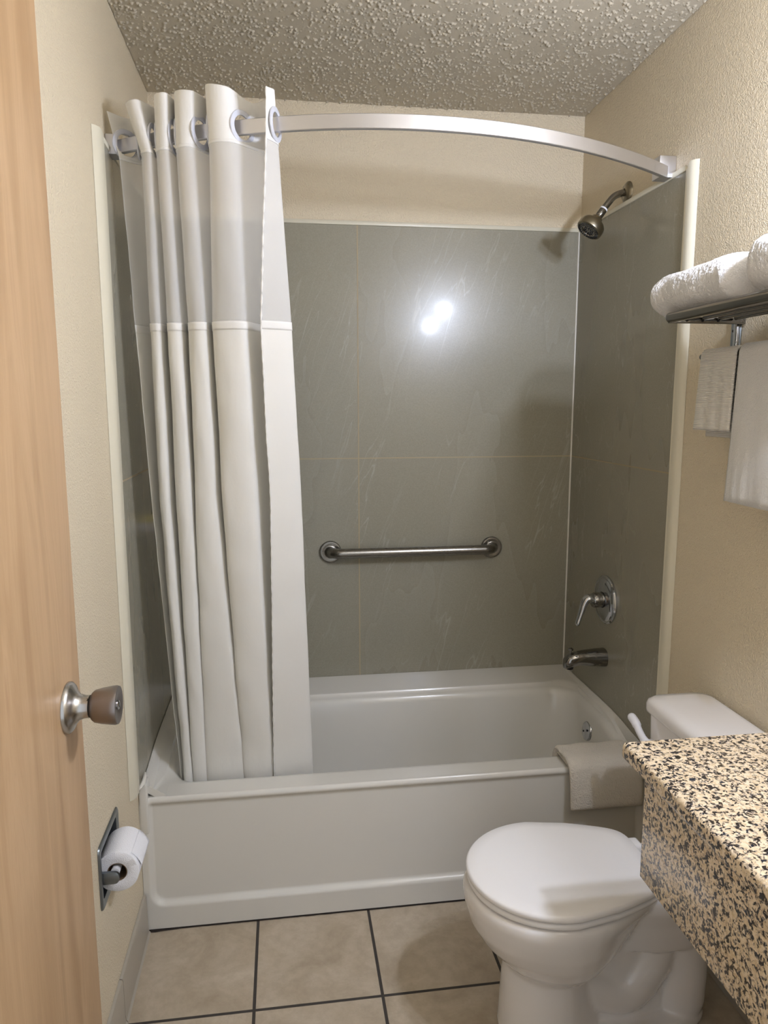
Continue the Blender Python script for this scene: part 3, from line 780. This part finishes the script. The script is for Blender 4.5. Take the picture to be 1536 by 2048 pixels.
# web + trapway bulge
loft(bm, [egg(.98, 1.40, .052, .02, cx=1.2), egg(.98, 1.40, .050, .18, cx=1.2), egg(1.0, 1.42, .060, .30, cx=1.2)])
tube(bm, catmull([(1.06, CY, .17), (1.15, CY, .105), (1.22, CY, .095), (1.27, CY, .16), (1.30, CY, .235), (1.345, CY, .225), (1.365, CY, .15), (1.365, CY, .05)], 6), .068, 24)
# rear deck under the tank
loft(bm, [egg(1.16, 1.42, .075, .22, cx=1.3, back=.05), egg(1.14, 1.47, .094, .30, cx=1.3, back=.02, sq=4), egg(1.13, 1.495, .112, .345, cx=1.3, back=0, sq=6), egg(1.13, 1.50, .114, .375, cx=1.3, back=0, sq=6), egg(1.14, 1.498, .110, .384, cx=1.3, back=0, sq=6)])
bowl = build('bowl', bm, PORC, toi, angle=0)
mod(bowl, 'REMESH', mode='VOXEL', voxel_size=.0048, use_smooth_shade=True); mod(bowl, 'SMOOTH', factor=.5, iterations=10)
def lidloft(name, ins, z0_, z1_, dome, mat):
    bm = bmesh.new(); a = dict(cx=1.025, back=.27, sq=5.5)
    def e(i, z): return egg(.826 + i, 1.262 - i * .6, .181 - i, z, 72, **a)
    R = [e(ins + .006, z0_), e(ins + .0015, z0_ + .002), e(ins, z0_ + .006), e(ins, z1_ - .006), e(ins + .002, z1_ - .0025), e(ins + .006, z1_)]
    for k in range(1, 7):
        f = k / 7; R.append([(lerp(p[0], 1.04, f), lerp(p[1], CY, f), z1_ + dome * (1 - (1 - f) ** 2)) for p in e(ins + .006, z1_)])
    loft(bm, R); return build(name, bm, mat, toi, angle=60)
lidloft('seat', .003, .3885, .404, 0, SEATM)
lidloft('lid', .0, .4065, .424, .004, SEATM)
for dy in (-.075, .075):
    bm = bmesh.new(); box(bm, 1.255, 1.29, CY + dy - .02, CY + dy + .02, .384, .412, .008, 3); build('hinge', bm, SEATM, toi)
# tank
def rr3(xa, xb, ya, yb, r, z): return [(x, y, z) for x, y in rrect(xa, xb, ya, yb, r, 6, 8)]
bm = bmesh.new(); loft(bm, [rr3(1.365, 1.505, CY - .16, CY + .16, .03, .385), rr3(1.362, 1.510, CY - .172, CY + .172, .03, .42), rr3(1.355, 1.513, CY - .184, CY + .184, .03, .56), rr3(1.350, 1.514, CY - .189, CY + .189, .03, .708)])
build('tank', bm, PORC, toi, angle=45)
bm = bmesh.new(); A = (1.341, 1.517, CY - .200, CY + .200)
def ti(i, z, r): return rr3(A[0] + i, A[1] - i * .3, A[2] + i, A[3] - i, r, z)
loft(bm, [ti(.006, .7075, .03), ti(.001, .710, .032), ti(0, .716, .034), ti(0, .730, .034), ti(.003, .739, .034), ti(.012, .746, .034), ti(.035, .7495, .03), ti(.07, .750, .01)])
build('tank_lid', bm, PORC, toi, angle=60)
bm = bmesh.new(); lx = 1.352; ly = CY + .150
tube(bm, catmull([(lx, ly, .632), (lx - .012, ly, .632), (lx - .018, ly + .010, .635), (lx - .020, ly + .034, .648), (lx - .021, ly + .054, .663), (lx - .024, ly + .070, .672)], 6), [.0105] * 14 + [.0095] * 8 + [.0115] * 9, 14, flat=1.0)
build('flush_lever', bm, WHITEPL, toi)
for dy in (-.098, .098):
    bm = bmesh.new(); lathe(bm, [(.0135, 0), (.0135, .010), (.0105, .018), (.005, .022), (0, .0225)], (1.225, CY + dy, .028), (0, 0, 1), 24, caps=False); tag(build('bolt_cap', bm, WHITEPL, toi), 'white domed bolt cap')

# ------------------------------------------------------------------ bath mat folded over the tub edge
def slab_path(path, x0_, x1_, th, nseg=26, skew=0, seed=0, rip=.003, taper=0):
    """a thick soft sheet following path (y,z), spanning x0..x1"""
    P = catmull([(0, y, z) for y, z in path], 9); n = len(P); bm = bmesh.new(); prof = 14; rings = []
    for j in range(nseg + 1):
        u = j / nseg; edge = 1 - max(0, abs(2 * u - 1) - .9) / .1; e = math.sqrt(max(.0, 1 - (1 - edge) ** 2))
        e = max(e, .12); ring_t = []; ring_b = []
        for i, p in enumerate(P):
            t = (P[min(i + 1, n - 1)] - P[max(i - 1, 0)]).normalized(); nn = Vector((0, -t.z, t.y))
            s = i / (n - 1); end = min(1, min(s, 1 - s) / .03); ee = math.sqrt(max(0, 1 - (1 - end) ** 2)); hw = th / 2 * e * max(ee, .15)
            w = noise.noise(Vector((u * 4 + seed, s * 5, seed))) * rip
            x = lerp(x0_, x1_, u) + skew * s + noise.noise(Vector((s * 6, u * 2, seed + 5))) * .003
            ring_t.append(Vector((x, p.y, p.z)) + nn * (hw + w)); ring_b.append(Vector((x, p.y, p.z)) - nn * (hw - w))
        rings.append(ring_t + ring_b[::-1])
    loft(bm, rings); return bm
mat_path = [(.100, .392), (.097, .418), (.085, .431), (.05, .4325), (.012, .430), (-.014, .418), (-.022, .395), (-.026, .35), (-.030, .285)]
bm = slab_path(mat_path, 1.245, 1.475, .017, skew=.012, seed=2)
mt_ = tag(build('bath_mat', bm, MATM, None, angle=0), 'folded cream bath mat draped over the right end of the tub edge', 'bath mat')
bm = slab_path([(.103, .386), (.098, .406), (.084, .4155), (.05, .417), (.014, .4150), (-.0035, .405), (-.0085, .386), (-.011, .35), (-.013, .288)], 1.249, 1.472, .013, skew=.012, seed=4)
build('lower_fold', bm, MATM, mt_, angle=0)

# ------------------------------------------------------------------ towel rack with towels (right wall)
rk = thing('towel_rack', 'chrome hotel towel shelf with hanging bar on the right wall', 'towel rack', (W, -.6, 1.60))
RYE = -.315; RZS = 1.700; RL = -.93
def bar(x, z, r, ya, yb, name, mat=CHROME_DK):
    bm = bmesh.new(); tube(bm, [(x, lerp(ya, yb, k / 6), z) for k in range(7)], r, 20); return build(name, bm, mat, rk)
bar(1.332, RZS, .0125, RYE, RL, 'front_bar')
for x in (1.372, 1.412, 1.452, 1.492): bar(x, RZS, .005, RYE - .008, RL, 'slat')
for y in (RYE + .004, RL + .03):
    bm = bmesh.new()
    z0_ = RZS - .006; pts = [(1.330, y + .0, z0_ - .006), (1.330, y, z0_ + .004), (W - .004, y, z0_ + .012), (W - .004, y, z0_ - .010)]
    box(bm, 1.328, W - .0005, y - .004, y + .004, RZS - .013, RZS + .002, .002); arm_ = build('side_arm', bm, CHROME_DK, rk)
    for x in (1.372, 1.412, 1.452):
        sb = bmesh.new(); lathe(sb, [(.0035, 0), (.003, .002), (0, .0025)], (x, y - .004, RZS - .006), (0, -1, 0), 12, caps=False); build('slat_end', sb, BLACK, arm_)
for y in (-.283, RL + .05):
    bm = bmesh.new(); box(bm, W - .005, W - .0005, y - .019, y + .019, 1.585, RZS + .008, .002); bp = build('wall_plate', bm, ZINC, rk)
    bm = bmesh.new(); box(bm, W - .014, W - .004, y - .018, y - .004, 1.59, RZS - .004, .003); build('rib', bm, CHROME, bp)
    bm = bmesh.new(); lathe(bm, [(.004, 0), (.003, .002), (0, .0022)], (W - .005, y + .008, 1.675), (-1, 0, 0), 12, caps=False); build('screw', bm, BLACK, bp)
    bm = bmesh.new(); tube(bm, [(W - .006, y, 1.61), (1.45, y, 1.612)], .006, 14); build('bar_arm', bm, CHROME, rk)
BX = 1.445; BZ = 1.612
bar(BX, BZ, .0085, -.272, RL, 'towel_bar')
def hang(name, ya, yb, zf, zb, th, mat, dx=.0, seed=0, top=None, amp=.004, flare=0):
    """cloth over the bar: front drop to zf, back drop to zb; spans ya (far) to yb (near)"""
    r = .0085 + th / 2 + .0012
    P = []
    for k in range(22): z = lerp(zf, BZ, k / 21); P.append((BX - r - dx * (1 - k / 21), z))
    for k in range(1, 12): a = pi * k / 12; P.append((BX - r * math.cos(a), BZ + r * math.sin(a)))
    for k in range(16): z = lerp(BZ, zb, k / 15); P.append((BX + r, z))
    n = len(P); bm = bmesh.new(); rings = []; NSG = 34
    for j in range(NSG + 1):
        u = j / NSG; edge = 1 - max(0, abs(2 * u - 1) - .93) / .07; e = max(.15, math.sqrt(max(0, 1 - (1 - edge) ** 2)))
        A_, B_ = [], []
        for i, (x, z) in enumerate(P):
            q0 = P[max(i - 1, 0)]; q1 = P[min(i + 1, n - 1)]; tx, tz = q1[0] - q0[0], q1[1] - q0[1]; L_ = math.hypot(tx, tz) or 1; nx_, nz__ = -tz / L_, tx / L_
            down = max(0, (BZ - z) / (BZ - zf)); 
            y = lerp(ya, yb, u) + flare * (2 * u - 1) * down * -1 + noise.noise(Vector((u, z * 22, seed))) * .0015
            w = (noise.noise(Vector((u * 5, z * 3, seed))) * amp + noise.noise(Vector((u * 13, z * 6, seed + 3))) * amp * .5) * down
            if i < 22: w -= abs(noise.noise(Vector((u * 3.3, 1, seed)))) * amp * down
            hw = th / 2 * e
            A_.append(Vector((x + nx_ * (hw) + w * (1 if i < 25 else .2), y, z + nz__ * hw))); B_.append(Vector((x - nx_ * hw + w * (1 if i < 25 else .2), y, z - nz__ * hw)))
        rings.append(A_ + B_[::-1])
    loft(bm, rings); return build(name, bm, mat, None, angle=0)
wc = tag(hang('washcloth', -.288, -.428, 1.436, 1.42, .008, RIB, .006, 1, flare=.003), 'small ribbed white washcloth hanging at the far end of the towel bar', 'washcloth')
ht = tag(hang('hand_towel', -.438, -.70, 1.280, 1.27, .011, TERRY2, .012, 8, amp=.006), 'longer white hand towel hanging beside the washcloth, cut by the frame', 'towel')
bm = bmesh.new(); box(bm, BX - .0335, BX - .0305, -.686, -.4455, 1.283, 1.300, .001)
# folded bath towels on the shelf
def towel_roll(name, ya, yb, cx_, cz, rx, rz_, seed, label):
    bm = bmesh.new(); n = 170; rings = []; NR = 190
    for j in range(NR + 1):
        u = j / NR; L_ = abs(yb - ya); d = min(u, 1 - u) * L_; e = math.sqrt(max(0, 1 - (1 - min(1, d / .045)) ** 2)); e = max(e, .05) ** .8
        r = []
        for k in range(n):
            a = 2 * pi * k / n; c, s = math.cos(a), math.sin(a)
            x = cx_ + rx * e * math.copysign(abs(c) ** .8, c); z = cz + rz_ * lerp(.35, 1, e) * math.copysign(abs(s) ** .8, s) * (e if e < .3 else 1)
            q = Vector((x, lerp(ya, yb, u), z)); q += Vector((c, 0, s)) * (noise.noise(Vector((a * 1.3 + seed, u * 5, seed))) * .006 + noise.noise(q * 230) * .0016 + noise.noise(q * 90) * .001)
            if s < -.2: q.z = max(q.z, cz - rz_ + .002)
            r.append(q)
        rings.append(r)
    loft(bm, rings)
    # a fold line along the roll
    return tag(build(name, bm, TERRY, None, angle=0), label, 'towel')
towel_roll('bath_towel', -.205, -.560, 1.400, RZS + .0065 + .052, .082, .052, 3, 'rolled white bath towel at the far end of the chrome towel shelf')
towel_roll('bath_towel', -.575, -.90, 1.408, RZS + .0065 + .062, .090, .062, 11, 'thicker white bath towel on the towel shelf, cut by the right frame edge')

# ------------------------------------------------------------------ vanity
van = thing('vanity_counter', 'speckled cream and black granite vanity counter with deep granite apron', 'countertop', (1.3, -1.1, .60))
VZ = .848; VX = 1.063; VY = -.699; VE = -1.60
pr_ = [(VX + .030, .812), (VX + .005, .812), (VX + .0015, .816), (VX, .824), (VX + .001, .835), (VX + .006, .843), (VX + .015, VZ)]
bm = bmesh.new()
box(bm, VX, W - .0005, VE, VY, .813, VZ, .010, 5); build('top_slab', bm, GRAN, van, angle=30)
bm = bmesh.new(); box(bm, 1.079, 1.101, VE, -.768, .606, .8125, .0015); build('apron', bm, GRAN, van, angle=30)
bm = bmesh.new(); box(bm, 1.0765, 1.0785, VE, -.774, .8095, .8128); tag(build('joint_line', bm, CAULK, van, False), 'pale caulk line under the slab')

# ------------------------------------------------------------------ vanity light above the counter (out of frame)
vl = thing('vanity_light', 'two-bulb vanity light on the right wall above the counter', 'light', (W, -1.25, 2.03))
bm = bmesh.new(); box(bm, W - .025, W - .0005, -1.25, -.93, 1.93, 2.11, .004); build('backplate', bm, CHROME, vl)
for b in BULBS:
    bm = bmesh.new(); lathe(bm, [(.016, 0), (.016, W - .025 - b[0] - .034), (.012, W - .025 - b[0] - .026)], (W - .025, b[1], b[2]), (-1, 0, 0), 24); build('socket', bm, WHITEPL, vl)
    bm = bmesh.new(); bmesh.ops.create_uvsphere(bm, u_segments=32, v_segments=20, radius=.030); bmesh.ops.translate(bm, verts=bm.verts, vec=b); build('bulb', bm, BULBM, vl, angle=0)
